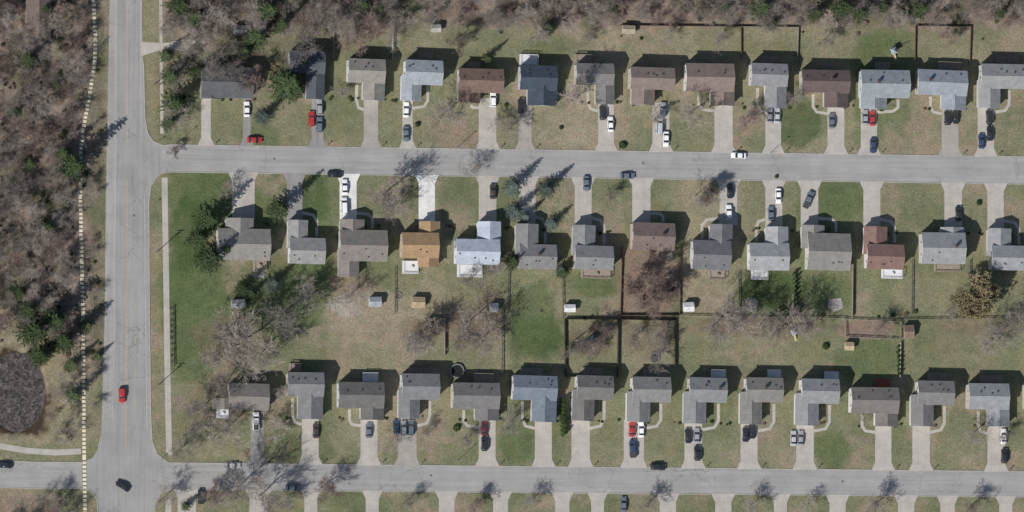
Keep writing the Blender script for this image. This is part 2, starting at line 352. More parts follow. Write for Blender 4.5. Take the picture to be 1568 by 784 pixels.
# ---------------- houses ----------------
glass=basic('window_glass',None,.1,1,.15,.5,albedo=(.04,.05,.06)); trim=basic('white_trim',None,.06,1,albedo=(.72,.72,.71))
dark=basic('roof_vent',(70,68,66),.1,2); deckm=basic('deck_boards',(150,138,122),.25,1.5); deckw=basic('deck_white',(215,215,216),.08,1)
brickm=basic('chimney_brick',(140,92,78),.3,3); gdoor=basic('garage_door',None,.04,1,albedo=(.68,.68,.66)); doorm=basic('front_door',(110,50,45),.1,1)
foundm=basic('foundation_block',(150,146,140),.12,2); acm=basic('ac_unit_metal',(160,160,158),.1,4)
def gable(rf,wl,cx,cy,w,d,ax,eave,pt,o=.38,fl=0):
    def T(u,v,z): return (cx+u,cy+v,z) if ax=='h' else (cx-v,cy+u,z)
    L=(w if ax=='h' else d)/2; s=(d if ax=='h' else w)/2; r=eave+math.tan(pt)*s; t=.17
    pr=[(-s,eave),(0,r),(s,eave),(s,eave-t),(0,r-t),(-s,eave-t)]
    v=[T(-L,y,z) for y,z in pr]+[T(L,y,z) for y,z in pr]
    rf.add(v,[(0,6,7,1),(1,7,8,2)],0); rf.add(v,[(3,9,10,4),(4,10,11,5),(2,8,9,3),(0,5,11,6)],1)
    rf.add(v,[(0,1,4,5),(1,2,3,4),(6,11,10,7),(7,10,9,8)],1)
    # ridge cap
    rc=.14
    v=[T(-L-.02,-rc,r-math.tan(pt)*rc+.03),T(-L-.02,0,r+.04),T(-L-.02,rc,r-math.tan(pt)*rc+.03)]; v+=[(T(L+.02,-rc,r-math.tan(pt)*rc+.03)),T(L+.02,0,r+.04),T(L+.02,rc,r-math.tan(pt)*rc+.03)]
    rf.add(v,[(0,3,4,1),(1,4,5,2)],0)
    l=L-o; q=s-o; ze=eave+math.tan(pt)*o-.09
    v=[T(-l,-q,0),T(l,-q,0),T(l,q,0),T(-l,q,0),T(-l,-q,ze),T(l,-q,ze),T(l,q,ze),T(-l,q,ze),T(-l,0,r-.1),T(l,0,r-.1)]
    wl.add(v,[(0,1,5,4),(2,3,7,6),(3,0,4,8,7),(1,2,6,9,5)],0)
    return r
WC=[(214,213,210),(208,206,198),(220,218,214),(200,198,188),(205,208,210),(196,190,176)]
def house(blocks,roof,face,wall=None,decks=(),chim=None,me=None,we=None,name='house',trimc=None):
    """blocks: main first then wings; (x0,y0,x1,y1,axis); face -1 street to the south, +1 north"""
    r=random.Random(blocks[0][0]*7+blocks[0][1])
    me=me or r.uniform(4.9,5.6); we=we or r.uniform(3.6,4.2)
    m0=blocks[0]; c=G((m0[0]+m0[2])/2,(m0[1]+m0[3])/2,me)
    e=empty(name,(c.x,c.y,0),math.radians(-.8+r.uniform(-.8,.8)))
    rf=B(); wl=B(); wn=B(); gd=B(); dr=B(); vt=B(); fd=B()
    wall=wall or r.choice(WC)
    def frame(b,x0,x1,y0,y1,z0,z1,n):  # window on wall; n outward dir
        f=.08
        if n[1]: 
            yy=y0; s=n[1]*.03; b.box(x0-f,x1+f,min(yy,yy+s),max(yy,yy+s),z0-f,z1+f,1); s2=n[1]*.05; b.box(x0,x1,min(yy,yy+s2),max(yy,yy+s2),z0,z1,0)
        else:
            xx=x0; s=n[0]*.03; b.box(min(xx,xx+s),max(xx,xx+s),y0-f,y1+f,z0-f,z1+f,1); s2=n[0]*.05; b.box(min(xx,xx+s2),max(xx,xx+s2),y0,y1,z0,z1,0)
    mains=None
    for i,(x0,y0,x1,y1,ax) in enumerate(blocks):
        ev=me if i==0 else we-(i-1)*.13
        a=G(x0,(y0+y1)/2,ev); b_=G(x1,(y0+y1)/2,ev); t=G((x0+x1)/2,y0,ev); bo=G((x0+x1)/2,y1,ev)
        X0,X1,Y1,Y0=a.x-c.x,b_.x-c.x,t.y-c.y,bo.y-c.y
        if i==0: mains=(X0,X1,Y0,Y1)
        elif ax=='v' and blocks[0][4]=='h':
            if abs(Y0)>abs(Y1): Y1=mains[2]+ (mains[3]-mains[2])*.42
            else: Y0=mains[2]+(mains[3]-mains[2])*.58
        w_,d_=X1-X0,Y1-Y0; pt=math.radians(24 if i==0 else 23); rr=gable(rf,wl,(X0+X1)/2,(Y0+Y1)/2,w_,d_,ax,ev,pt)
        o=.38
        if i==0:
            for sy in (-1,1):
                yy=(Y0+o) if sy<0 else (Y1-o); k=3
                for j in range(k):
                    xx=X0+w_*(j+.5)/k
                    if not any((bl[0]-m0[0]-4)/(m0[2]-m0[0])<(j+.5)/k<(bl[2]-m0[0]+4)/(m0[2]-m0[0]) for bl in blocks[1:]) or sy!=face: 
                        frame(wn,xx-.6,xx+.6,yy,yy,1.1,2.3,(0,sy)); 
                        if me>4: frame(wn,xx-.5,xx+.5,yy,yy,3.3,4.3,(0,sy))
            for sx in (-1,1):
                xx=(X0+o) if sx<0 else (X1-o)
                for j in (.3,.7): 
                    yy=Y0+d_*j; frame(wn,xx,xx,yy-.4,yy+.4,3.2,4.1,(sx,0))
            # door on street side
            yy=(Y0+o) if face<0 else (Y1-o); dx=X0+w_*(.25 if len(blocks)<2 or blocks[1][0]>m0[0]+15 else .8)
            dr.box(dx-.47,dx+.47,min(yy,yy+face*.07),max(yy,yy+face*.07),0,2.1)
            # vents on slope away from street
            for j in range(r.randint(2,4)):
                vx=r.uniform(X0+1,X1-1); vy=(Y0+Y1)/2-face*r.uniform(.6,d_/2-1); zz=rr-math.tan(pt)*abs(vy-(Y0+Y1)/2)
                vt.box(vx-.2,vx+.2,vy-.2,vy+.2,zz-.15,zz+.22)
            vx=r.uniform(X0+1,X1-1); vy=(Y0+Y1)/2+.8; zz=rr-math.tan(pt)*.8; vt.cyl(vx,vy,zz-.1,zz+.5,.07,8)
            cx_=chim if chim is not None else (r.random()<.25 and r.uniform(.2,.8))
            if cx_:
                vx=X0+w_*cx_; vt.box(vx-.35,vx+.35,(Y0+Y1)/2+.3,(Y0+Y1)/2+1.0,rr-1,rr+.7,1); vt.box(vx-.42,vx+.42,(Y0+Y1)/2+.23,(Y0+Y1)/2+1.07,rr+.7,rr+.8,0)
        elif i==1:
            yy=(Y0+o) if face<0 else (Y1-o); mx=(X0+X1)/2; gw=min(4.9,w_-1.6)/2
            if (face<0 and abs(Y0)>abs(Y1)-1) or (face>0 and abs(Y1)>abs(Y0)-1) : gd.box(mx-gw,mx+gw,min(yy,yy+face*.06),max(yy,yy+face*.06),.02,2.2)
            for z in (.55,1.1,1.65): gd.box(mx-gw,mx+gw,min(yy,yy+face*.075),max(yy,yy+face*.075),z-.02,z+.02)
        fd.box(X0+o-.03,X1-o+.03,Y0+o-.03,Y1-o+.03,-.1,.3)
    # AC unit
    fd.box(mains[1]+.1,mains[1]+.9,-.4,.4,0,.8,1)
    rf.obj('roof',[roofmat(roof),trim],e); wl.obj('walls',basic('siding',wall,.06,.5),e); wn.obj('windows',[glass,trim],e)
    if gd.v: gd.obj('garage_door',gdoor,e)
    dr.obj('front_door',doorm,e); vt.obj('roof_vents_and_chimney',[dark,brickm],e); fd.obj('foundation_and_ac_unit',[foundm,acm],e)
    for (x0,y0,x1,y1,mt) in decks:
        h=.75; p0=G(x0,y1,h); p1=G(x1,y0,h); b=B(); X0,X1,Y0,Y1=p0.x-c.x,p1.x-c.x,p0.y-c.y,p1.y-c.y
        b.box(X0,X1,Y0,Y1,h-.12,h)
        n=int((X1-X0)/.28)
        for j in range(n+1):
            x=X0+(X1-X0)*j/n
            for y in (Y0,Y1): b.box(x-.03,x+.03,y-.03,y+.03,0 if j%5==0 else h,h+.9)
        for y in (Y0,Y1): b.box(X0,X1,y-.06,y+.06,h+.9,h+.97)
        for x in (X0,X1): b.box(x-.06,x+.06,Y0+.07,Y1-.07,h+.9,h+.97)
        if r.random()<.8: b.cyl((X0+X1)/2+r.uniform(-.7,.7),(Y0+Y1)/2,h+.65,h+.72,.55,12)
        b.obj('deck',mt,e)
    return e
d1,dw=deckm,deckw
H=house
# north row
H([(308,102,388,150,'h'),(308,106,340,152,'v')],(96,98,102),-1)
H([(443,78,498,112,'h'),(470,105,498,152,'v')],(92,96,102),-1)
H([(533,90,590,127,'h'),(556,115,590,154,'v')],(148,143,134),-1)
H([(620,92,678,130,'h'),(615,120,646,155,'v')],(158,164,170),-1,(225,228,232),[(640,80,662,91,d1)])
H([(702,105,771,142,'h'),(702,122,736,158,'v')],(128,106,94),-1,None,[(715,95,735,104,d1)])
H([(796,100,853,138,'h'),(808,120,854,162,'v')],(72,83,96),-1,(190,195,200),[(795,84,823,99,dw)],me=5)
H([(882,97,940,130,'h'),(912,120,941,160,'v')],(130,126,124),-1,None,[(880,84,905,96,d1)])
H([(965,103,1033,137,'h'),(967,120,1003,161,'v')],(136,122,114),-1)
H([(1050,97,1124,140,'h'),(1088,120,1125,162,'v')],(138,122,114),-1)
H([(1150,97,1206,132,'h'),(1172,120,1205,165,'v')],(142,142,145),-1,None,[(1165,86,1190,96,d1)])
H([(1227,107,1301,142,'h'),(1262,125,1299,165,'v')],(108,94,92),-1)
H([(1318,107,1393,150,'h'),(1318,125,1358,167,'v')],(146,153,158),-1,None,[(1340,96,1362,106,d1)])
H([(1405,107,1481,146,'h'),(1442,125,1480,168,'v')],(150,156,164),-1,None,[(1435,95,1470,106,d1)])
H([(1502,98,1582,136,'h'),(1498,120,1532,166,'v')],(148,150,150),-1,None,[(1525,86,1560,97,d1)])
H([(1600,98,1670,136,'h'),(1635,120,1668,166,'v')],(120,120,124),-1)
# middle row
H([(333,350,414,398,'h'),(345,334,388,370,'v')],(142,139,134),1,None,[(388,398,408,415,d1)])
H([(443,364,498,404,'h'),(440,337,471,380,'v')],(150,149,148),1,(222,222,220))
H([(520,352,593,400,'h'),(520,336,558,380,'v'),(518,380,550,424,'v')],(136,129,124),1)
H([(615,356,672,395,'h'),(642,339,674,380,'v'),(640,370,672,409,'v')],(168,138,102),1,(200,180,150),[(616,400,640,419,dw)])
H([(698,366,765,405,'h'),(731,339,767,385,'v')],(180,188,202),1,(225,228,232),[(700,406,738,424,dw),(745,406,763,418,d1)])
H([(795,374,852,412,'h'),(789,343,824,388,'v')],(132,132,132),1)
H([(880,376,939,413,'h'),(876,345,911,390,'v')],(134,136,136),1,None,[(890,414,935,426,d1)])
H([(968,341,1033,383,'h')],(128,112,106),1,(196,178,168),[(1006,384,1030,396,d1)])
H([(1060,368,1119,413,'h'),(1086,343,1121,385,'v')],(118,118,122),1,(216,214,210),[(1085,414,1110,428,d1)])
H([(1147,372,1208,414,'h'),(1172,347,1207,388,'v')],(160,162,164),1,(225,225,225),[(1150,414,1175,428,dw)])
H([(1236,357,1302,414,'h'),(1227,345,1262,385,'v')],(138,134,130),1)
H([(1327,374,1384,412,'h'),(1322,347,1358,388,'v')],(136,108,100),1,(222,218,214),[(1350,413,1382,426,dw)])
H([(1411,356,1478,404,'h'),(1440,348,1476,380,'v')],(150,152,154),1,None,[(1430,405,1470,416,d1)])
H([(1518,376,1583,414,'h'),(1512,350,1548,390,'v')],(150,152,156),1)
H([(1605,370,1670,412,'h'),(1630,347,1665,388,'v')],(120,110,108),1)
# lower row
H([(350,587,412,628,'h'),(326,588,360,628,'v')],(134,128,122),-1,None,[(332,628,350,641,dw)])
H([(440,570,496,607,'h'),(456,590,495,642,'v')],(130,130,132),-1,None,[(442,557,460,568,d1)])
H([(518,585,588,625,'h'),(552,600,588,643,'v')],(112,110,108),-1,None,[(555,571,578,584,dw)])
H([(615,572,673,612,'h'),(610,595,643,641,'v')],(126,128,130),-1,None,[(625,563,668,571,d1)])
H([(693,586,765,626,'h'),(727,600,764,644,'v')],(122,120,120),-1,(196,190,176),[(725,572,755,585,d1)])
H([(785,575,853,613,'h'),(815,595,853,646,'v')],(120,131,143),-1,None,[(795,564,830,574,d1)])
H([(883,575,939,612,'h'),(877,598,911,645,'v')],(118,116,114),-1,None,[(890,564,922,574,d1)])
H([(968,577,1027,616,'h'),(960,600,996,646,'v')],(134,134,132),-1,None,[(985,566,1020,576,d1)])
H([(1055,578,1113,616,'h'),(1047,600,1082,649,'v')],(136,138,140),-1,None,[(1088,566,1110,577,dw)])
H([(1142,578,1199,616,'h'),(1133,600,1167,650,'v')],(134,130,126),-1,None,[(1175,566,1195,577,dw)])
H([(1227,580,1285,618,'h'),(1218,602,1254,652,'v')],(142,144,146),-1,None,[(1262,569,1283,580,dw)])
H([(1303,593,1376,633,'h'),(1340,608,1375,653,'v')],(124,118,114),-1,None,[(1340,581,1362,592,basic('deck_red',(160,84,64),.2,1))])
H([(1405,583,1461,620,'h'),(1395,602,1430,653,'v')],(128,126,126),-1,None,[(1420,571,1450,582,d1)])
H([(1483,587,1545,627,'h'),(1512,600,1546,653,'v')],(146,150,154),-1,None,[(1500,575,1535,586,d1)])
H([(1570,587,1630,627,'h'),(1600,600,1632,653,'v')],(126,120,114),-1)
for i,x in enumerate(range(290,1600,88)): H([(x,830,x+60,868,'h'),(x+28,812,x+60,850,'v')],[(130,128,126),(120,124,130),(136,118,108)][i%3],1)
H([(40,0,78,60,'v'),(50,30,80,66,'v')],(118,104,96),1,(150,135,120))
# sheds
def shed(x,y,w,d,roof,wall,ax='h'):
    c=G(x,y,2.2); e=empty('garden_shed',(c.x,c.y,0),math.radians(R.uniform(-3,3))); rf=B(); wl=B(); dr=B()
    gable(rf,wl,0,0,w,d,ax,2.1,math.radians(26),.18); rf.obj('roof',[roofmat(roof),trim],e); wl.obj('walls',basic('shed_wall',wall,.1,1),e)
    dr.box(-.5,.5,-d/2+.1,-d/2+.2,0,1.8); dr.obj('door',gdoor,e)
for a in [(575,462,3.8,3.0,(160,168,178),(190,190,190)),(641,463,4,3.4,(180,160,126),(170,150,120)),(757,471,2.6,2.8,(150,150,156),(190,190,190)),(873,472,3.4,2.4,(225,225,225),(225,225,225)),
 (1055,470,3.2,2.9,(225,225,225),(225,225,225)),(1392,508,3.2,4.2,(136,118,100),(120,100,85)),(1301,530,2.8,2.6,(190,170,130),(180,160,130)),(365,465,4.2,2.6,(170,172,168),(170,170,170)),
 (963,45,4,2.6,(170,160,135),(170,150,120)),(668,43,3,2.4,(180,176,168),(180,180,180)),(1217,476,2.4,2.6,(150,136,120),(140,120,110)),(368,46,4,3,(110,112,116),(140,140,140))]: shed(*a)
# ---------------- fences ----------------
fdark=basic('fence_dark_wood',(72,64,58),.2,2); fgrey=basic('fence_weathered_wood',(150,142,132),.2,2); fbr=basic('fence_brown_wood',(128,100,86),.2,2); fwh=basic('fence_vinyl',(205,204,198),.08,1); fchain=basic('fence_chain_link',(110,110,108),.1,2)
def fence(pl,mat,h=1.6,open_=False,name='fence'):
    b=B(); P2=[G(x,y,0) for x,y in pl]
    for a,c in zip(P2[:-1],P2[1:]):
        dv=c-a; L=dv.length; dv/=L; n=Vector((-dv.y,dv.x,0))
        def bx(t0,t1,hw,z0,z1):
            p=[a+dv*t0-n*hw,a+dv*t1-n*hw,a+dv*t1+n*hw,a+dv*t0+n*hw]
            b.add([(q.x,q.y,z0) for q in p]+[(q.x,q.y,z1) for q in p],[(4,5,6,7),(0,1,5,4),(1,2,6,5),(2,3,7,6),(3,0,4,7)])
        k=max(1,round(L/2.4))
        for i in range(k+1): t=L*i/k; bx(max(0,t-.07),min(L,t+.07),.07,0,h+.1)
        if open_: 
            for z in (.4,.9,h-.1): bx(0,L,.035,z,z+.12)
        else:
            t=0
            while t<L: bx(t,min(L,t+.17),.03+R.random()*.015,.05,h-R.random()*.05); t+=.19
            bx(0,L,.06,.4,.5); bx(0,L,.06,h-.3,h-.2)
    b.obj(name,mat)
F=fence
F([(865,577),(864,489),(946,489),(1033,491),(1033,562)],fdark,1.5); F([(946,489),(945,577)],fdark,1.5); F([(865,577),(885,577)],fdark,1.5)
F([(510,90),(510,30),(602,31)],fgrey,1.5,True); F([(602,31),(600,92)],fwh,1.5)
F([(1305,395),(1304,486)],fgrey); F([(1293,489),(1379,493),(1377,520),(1294,516),(1293,489)],fgrey,1.3,True)
F([(952,378),(949,483),(1040,483),(1041,378)],fbr,1.2); F([(680,487),(680,545)],fgrey); F([(768,470),(768,575)],fchain,1.2,True)
F([(950,39),(1134,41),(1134,92)],fbr,1.1); F([(1134,41),(1222,42),(1220,97)],fgrey,1.1); F([(1400,92),(1401,40),(1486,41),(1484,98)],fbr,1.1)
F([(860,392),(861,488)],fchain,1.2,True); F([(1045,484),(1293,488)],fgrey,1.3,True); F([(1379,490),(1568,487)],fchain,1.3,True)
F([(1216,415),(1212,484)],fgrey,1.4); F([(1396,400),(1395,482)],fchain,1.2,True); F([(1484,250+150),(1484,482)],fchain,1.2,True)
F([(264,470),(265,562)],fchain,1.2,True); F([(655,487),(682,487)],fgrey); F([(778,400),(776,480)],fchain,1.2,True); F([(604,410),(604,480)],fchain,1.1,True)
F([(1378,525),(1377,578)],fwh,1.5); F([(1130,418),(1131,482)],fchain,1.2,True)
# patios, trampolines, playset, poles
patio=concmat('patio_pavers',(165,158,148))
def disc(name,x,y,r,mat,z=.05):
    b=B(); p=G(x,y); b.cyl(0,0,0,z,r,20); o=b.obj(name,mat); o.location=(p.x,p.y,0.01); return o
disc('stone_fire_pit_patio',1151,466,2.3,patio)
for k in range(9):
    a=k*.7; q=G(1151+9*math.cos(a),466+9*math.sin(a)); b=B(); b.box(-.35,.35,-.2,.2,.05,.45); o=b.obj('stone_seat',fgrey); o.location=(q.x,q.y,.03); o.rotation_euler[2]=-a+1.57
sheet('patio',[(1270,458),(1288,456),(1291,472),(1276,478),(1267,470)],.05,patio); sheet('patio',[(388,415),(405,415),(405,426),(388,426)],.05,patio)
blk=basic('trampoline_mat',(40,40,44),.1,1); stl=basic('steel',(140,142,146),.1,2,.4,.5)
def tramp(x,y,r,name='trampoline',top=blk,net=False):
    p=G(x,y,.8); b=B(); n=24
    v=[];f=[]
    for i in range(n):
        a=2*math.pi*i/n
        for rr,z in ((r*.86,.8),(r,.8),(r,.74),(r*.86,.74)): v.append((rr*math.cos(a),rr*math.sin(a),z))
    for i in range(n):
        j=(i+1)%n
        for k in range(4): f.append((i*4+k,j*4+k,j*4+(k+1)%4,i*4+(k+1)%4))
    b.add(v,f,1); b.add([(r*.86*math.cos(2*math.pi*i/n),r*.86*math.sin(2*math.pi*i/n),.78) for i in range(n)],[tuple(range(n))],0)
    for i in range(6):
        a=2*math.pi*i/6; b.cyl(r*.95*math.cos(a),r*.95*math.sin(a),0,.8 if not net else 2.5,.04,6,1)
    o=b.obj(name,[top,stl]); o.location=(p.x,p.y,0)
tramp(700,568,2.2,net=True); tramp(1002,548,1.6)
# round sand fire pit with stone rim
b=B(); b.cyl(0,0,0,.06,.95,20,0)
for k in range(14):
    a=k*2*math.pi/14; x,y=1.05*math.cos(a),1.05*math.sin(a); b.box(x-.16,x+.16,y-.14,y+.14,0,.28+.04*(k%3),1)
o=b.obj('fire_pit',[basic('ash_sand',(120,108,92),.2,2),fgrey]); p=G(610,453); o.location=(p.x,p.y,.01)
def playset(x,y):
    p=G(x,y,1.5); e=empty('wooden_playset',(p.x,p.y,0),.4); b=B()
    for sx in (-.7,.7):
        for sy in (-.7,.7): b.box(sx-.06,sx+.06,sy-.06,sy+.06,0,2.4)
    b.box(-.75,.75,-.75,.75,1.2,1.28); b.box(.7,4,-.06,.06,2.2,2.35)
    for sy in (-1,1): b.add([(4,0,2.3),(4.1,0,2.3),(4.1,sy,0),(4,sy,0)],[(0,1,2,3)])
    for x_ in (1.7,2.9):
        for k in (-.2,.2): b.box(x_+k-.02,x_+k+.02,-.02,.02,.6,2.2)
        b.box(x_-.25,x_+.25,-.1,.1,.55,.6)
    b.obj('frame',fbr,e); r=B(); r.add([(-1,-1,2.35),(1,-1,2.35),(1,1,2.35),(-1,1,2.35),(0,0,3.2)],[(0,1,4),(1,2,4),(2,3,4),(3,0,4)]); r.obj('canopy',basic('canopy',(150,160,170),.1,1),e)
    s=B(); s.add([(-.3,-.8,1.2),(.3,-.8,1.2),(.3,-3,.1),(-.3,-3,.1)],[(0,1,2,3)]); s.obj('slide',basic('slide_plastic',(200,190,120),.05,1),e)
playset(1215,508); playset(905,520); playset(1368,78)
def pole(x,y,h=9,arm=True):
    p=G(x,y); b=B(); b.cyl(0,0,0,h,.15,10,0,.1)
    b.box(-1.1,1.1,-.06,.06,h-.7,h-.55)
    for k in (-1,-.5,.5,1): b.cyl(k,0,h-.55,h-.35,.05,6)
    b.cyl(.25,0,h-2.2,h-1.3,.2,10)
    o=b.obj('utility_pole',basic('pole_wood',(120,108,98),.2,3)); o.location=(p.x,p.y,0)
for a in [(240,386),(242,590),(236,130),(238,-60),(242,770)]: pole(*a)
def lampp(x,y,dx):
    p=G(x,y); b=B(); b.cyl(0,0,0,6.5,.09,8,0,.06); b.box(min(0,dx),max(0,dx),-.04,.04,6.4,6.5); b.box(dx-.3,dx+.3,-.14,.14,6.33,6.47); o=b.obj('street_lamp',stl); o.location=(p.x,p.y,0)
for a in [(272,219,.1),(700,226,.1),(1180,234,.1),(700,706,.1)]: lampp(*a)
b=B(); b.cyl(0,0,0,2.4,.04,8); b.box(-.02,.02,-.25,.25,1.8,2.4,1); o=b.obj('bus_stop_sign',[stl,basic('sign_blue',(60,120,180),.03,1)]); p=G(236,313); o.location=(p.x,p.y,0)
for x,y in ((243,217),(247,703)):
    b=B(); b.cyl(0,0,0,2.2,.04,8)
    b.add([(.05,.38*math.cos(a),2.0+.38*math.sin(a)) for a in [math.pi/8+k*math.pi/4 for k in range(8)]]+[(.08,.38*math.cos(a),2.0+.38*math.sin(a)) for a in [math.pi/8+k*math.pi/4 for k in range(8)]],[tuple(range(8)),tuple(range(8,16))]+[(i,(i+1)%8,8+(i+1)%8,8+i) for i in range(8)],1)
    o=b.obj('stop_sign',[stl,basic('sign_red',(170,40,40),.03,1)]); p=G(x,y); o.location=(p.x,p.y,0)
for a,b_,_,_ in NW[::1]:
    p=G(b_+8,yN(b_)-4); q=B(); q.box(-.05,.05,-.05,.05,0,1.0); q.box(-.12,.12,-.25,.25,1.0,1.25,1); o=q.obj('mailbox',[fbr,blk]); o.location=(p.x,p.y,0)
for a,b_,_,_ in DE[::1]:
    p=G(b_+8,dN(b_)-4); q=B(); q.box(-.05,.05,-.05,.05,0,1.0); q.box(-.12,.12,-.25,.25,1.0,1.25,1); o=q.obj('mailbox',[fbr,blk]); o.location=(p.x,p.y,0)
# ---------------- cars ----------------
pm,nt_,bb=newmat('car_paint',.3,.5); oi=N(nt_,'ShaderNodeObjectInfo'); nt_.links.new(oi.outputs['Color'],bb.inputs['Base Color']); bb.inputs['Coat Weight'].default_value=.4
cg=basic('car_glass',None,.05,1,.12,.5,albedo=(.02,.024,.03)); tyre=basic('tyre',None,.1,4,albedo=(.025,.025,.025)); lampw=basic('head_lamp',None,.02,1,.2,.5,albedo=(.7,.7,.68)); lampr=basic('tail_lamp',None,.02,1,.3,.5,albedo=(.35,.03,.03)); bedm=basic('truck_bed',None,.1,3,albedo=(.06,.06,.06))
def carmesh(name,L,Wd,hood,cab,hgt,roof,bed=None):
    """x forward. cab=(x_rear,x_front) base; roof=(xr,xf)"""
    b=B(); hl=L/2; hw=Wd/2
    st=[(-hl,.80,.45,hood-.12),(-hl+.18,.94,.28,hood-.02),(-hl+.6,1,.24,hood),(-L*.1,1,.24,hood+.03),(hl-1.3,1,.24,hood),(hl-.5,.97,.25,hood-.08),(hl-.12,.88,.28,hood-.2),(hl,.74,.4,hood-.32)]
    rings=[]
    for x,ws,zb,zt in st:
        w_=hw*ws; rings.append([(x,-w_*.9,zb),(x,-w_,zb+.12),(x,-w_*1.0,(zb+zt)/2+.05),(x,-w_*.96,zt-.1),(x,-w_*.84,zt),(x,0,zt+.03),(x,w_*.84,zt),(x,w_*.96,zt-.1),(x,w_,(zb+zt)/2+.05),(x,w_,zb+.12),(x,w_*.9,zb)])
    n=11; v=[p for r_ in rings for p in r_]; f=[]
    for i in range(len(rings)-1):
        for j in range(n): f.append((i*n+j,i*n+(j+1)%n,(i+1)*n+(j+1)%n,(i+1)*n+j))
    f+= [tuple(range(n))[::-1],tuple(range((len(rings)-1)*n,len(rings)*n))]
    b.add(v,f,0)
    z0=hood-.02; x0,x1=cab; r0,r1=roof; wb=hw*.88; wt=hw*.70; zm=hgt-.1
    def rr(x0,x1,w_,z,c=.12): return [(x0,-w_+c,z),(x0+c,-w_,z),(x1-c,-w_,z),(x1,-w_+c,z),(x1,w_-c,z),(x1-c,w_,z),(x0+c,w_,z),(x0,w_-c,z)]
    A=rr(x0,x1,wb,z0); Bq=rr(r0-.06,r1+.08,wt+.04,zm); Cq=rr(r0+.02,r1-.02,wt-.04,hgt-.02,.14); 
    b.add(A+Bq,[(i,(i+1)%8,8+(i+1)%8,8+i) for i in range(8)],1)
    b.add(Bq+Cq,[(i,(i+1)%8,8+(i+1)%8,8+i) for i in range(8)],0)
    b.add(Cq+[((r0+r1)/2,0,hgt+.02)],[(i,(i+1)%8,8) for i in range(8)],0)
    for s in (-1,1):
        for xb,xt in ((x0+.12,r0+.05),(x1-.14,r1),((x0+x1)/2-.1,(r0+r1)/2)):
            b.add([(xb-.05,s*(wb+.012),z0),(xb+.05,s*(wb+.012),z0),(xt+.05,s*(wt+.055),zm),(xt-.05,s*(wt+.055),zm)],[(0,1,2,3)],0)
        b.box(x1-.35,x1-.15,min(s*hw,s*(hw+.16)),max(s*hw,s*(hw+.16)),hood-.02,hood+.12,0)
        b.box(hl-.2,hl-.06,min(s*hw*.5,s*hw*.8),max(s*hw*.5,s*hw*.8),hood-.36,hood-.2,3); b.box(-hl-.015,-hl+.1,min(s*hw*.5,s*hw*.78),max(s*hw*.5,s*hw*.78),hood-.36,hood-.17,4)
        for x in (-L*.3,L*.31):
            y=s*(hw-.1); b.cyl(x,.33,y-.12,y+.12,.33,14,2,ax='y')
    if bed:
        b.box(bed[0],bed[1],-hw*.78,hw*.78,hood+.02,hood+.05,5)
        for s in (-1,1): b.box(bed[0]-.05,bed[1],min(s*hw*.8,s*hw*.93),max(s*hw*.8,s*hw*.93),hood-.05,hood+.16,0)
        b.box(bed[0]-.12,bed[0]-.04,-hw*.8,hw*.8,hood-.05,hood+.16,0)
    me=bpy.data.meshes.new(name); me.from_pydata(b.v,[],b.f)
    for mt in (pm,cg,tyre,lampw,lampr,bedm): me.materials.append(mt)
    me.polygons.foreach_set('material_index',b.m); me.update(); return me
SED=carmesh('sedan',4.7,1.82,.92,(-1.75,1.15),1.45,(-1.05,.3)); SUV=carmesh('suv',4.7,1.9,1.05,(-2.15,1.05),1.75,(-1.85,.35)); PIK=carmesh('pickup',5.6,1.98,1.12,(-.9,1.5),1.85,(-.65,.8),(-2.65,-.95)); VAN=carmesh('van',5.1,1.98,1.05,(-2.4,1.6),1.9,(-2.25,.85))
CM={'s':(SED,'parked_car'),'u':(SUV,'parked_suv'),'p':(PIK,'pickup_truck'),'v':(VAN,'parked_van')}
CC={'w':(.75,.75,.75),'g':(.28,.29,.31),'l':(.42,.44,.46),'d':(.025,.027,.032),'b':(.035,.06,.12),'s':(.12,.145,.18),'r':(.36,.035,.035),'m':(.12,.02,.03),'n':(.06,.045,.04)}
def car(x,y,o,c,t='s',z=.06,name=None,jit=2.5):
    me,nm=CM[t]; ob=bpy.data.objects.new(name or nm,me); scn.collection.objects.link(ob); p=G(x,y,.8)
    ang={'v':90,'V':-90,'h':0,'H':180}.get(o,o) if isinstance(o,str) else o
    ob.location=(p.x,p.y,z); ob.rotation_euler=(0,0,math.radians(ang+R.uniform(-jit,jit))); cc=CC[c]; ob.color=(cc[0],cc[1],cc[2],1)
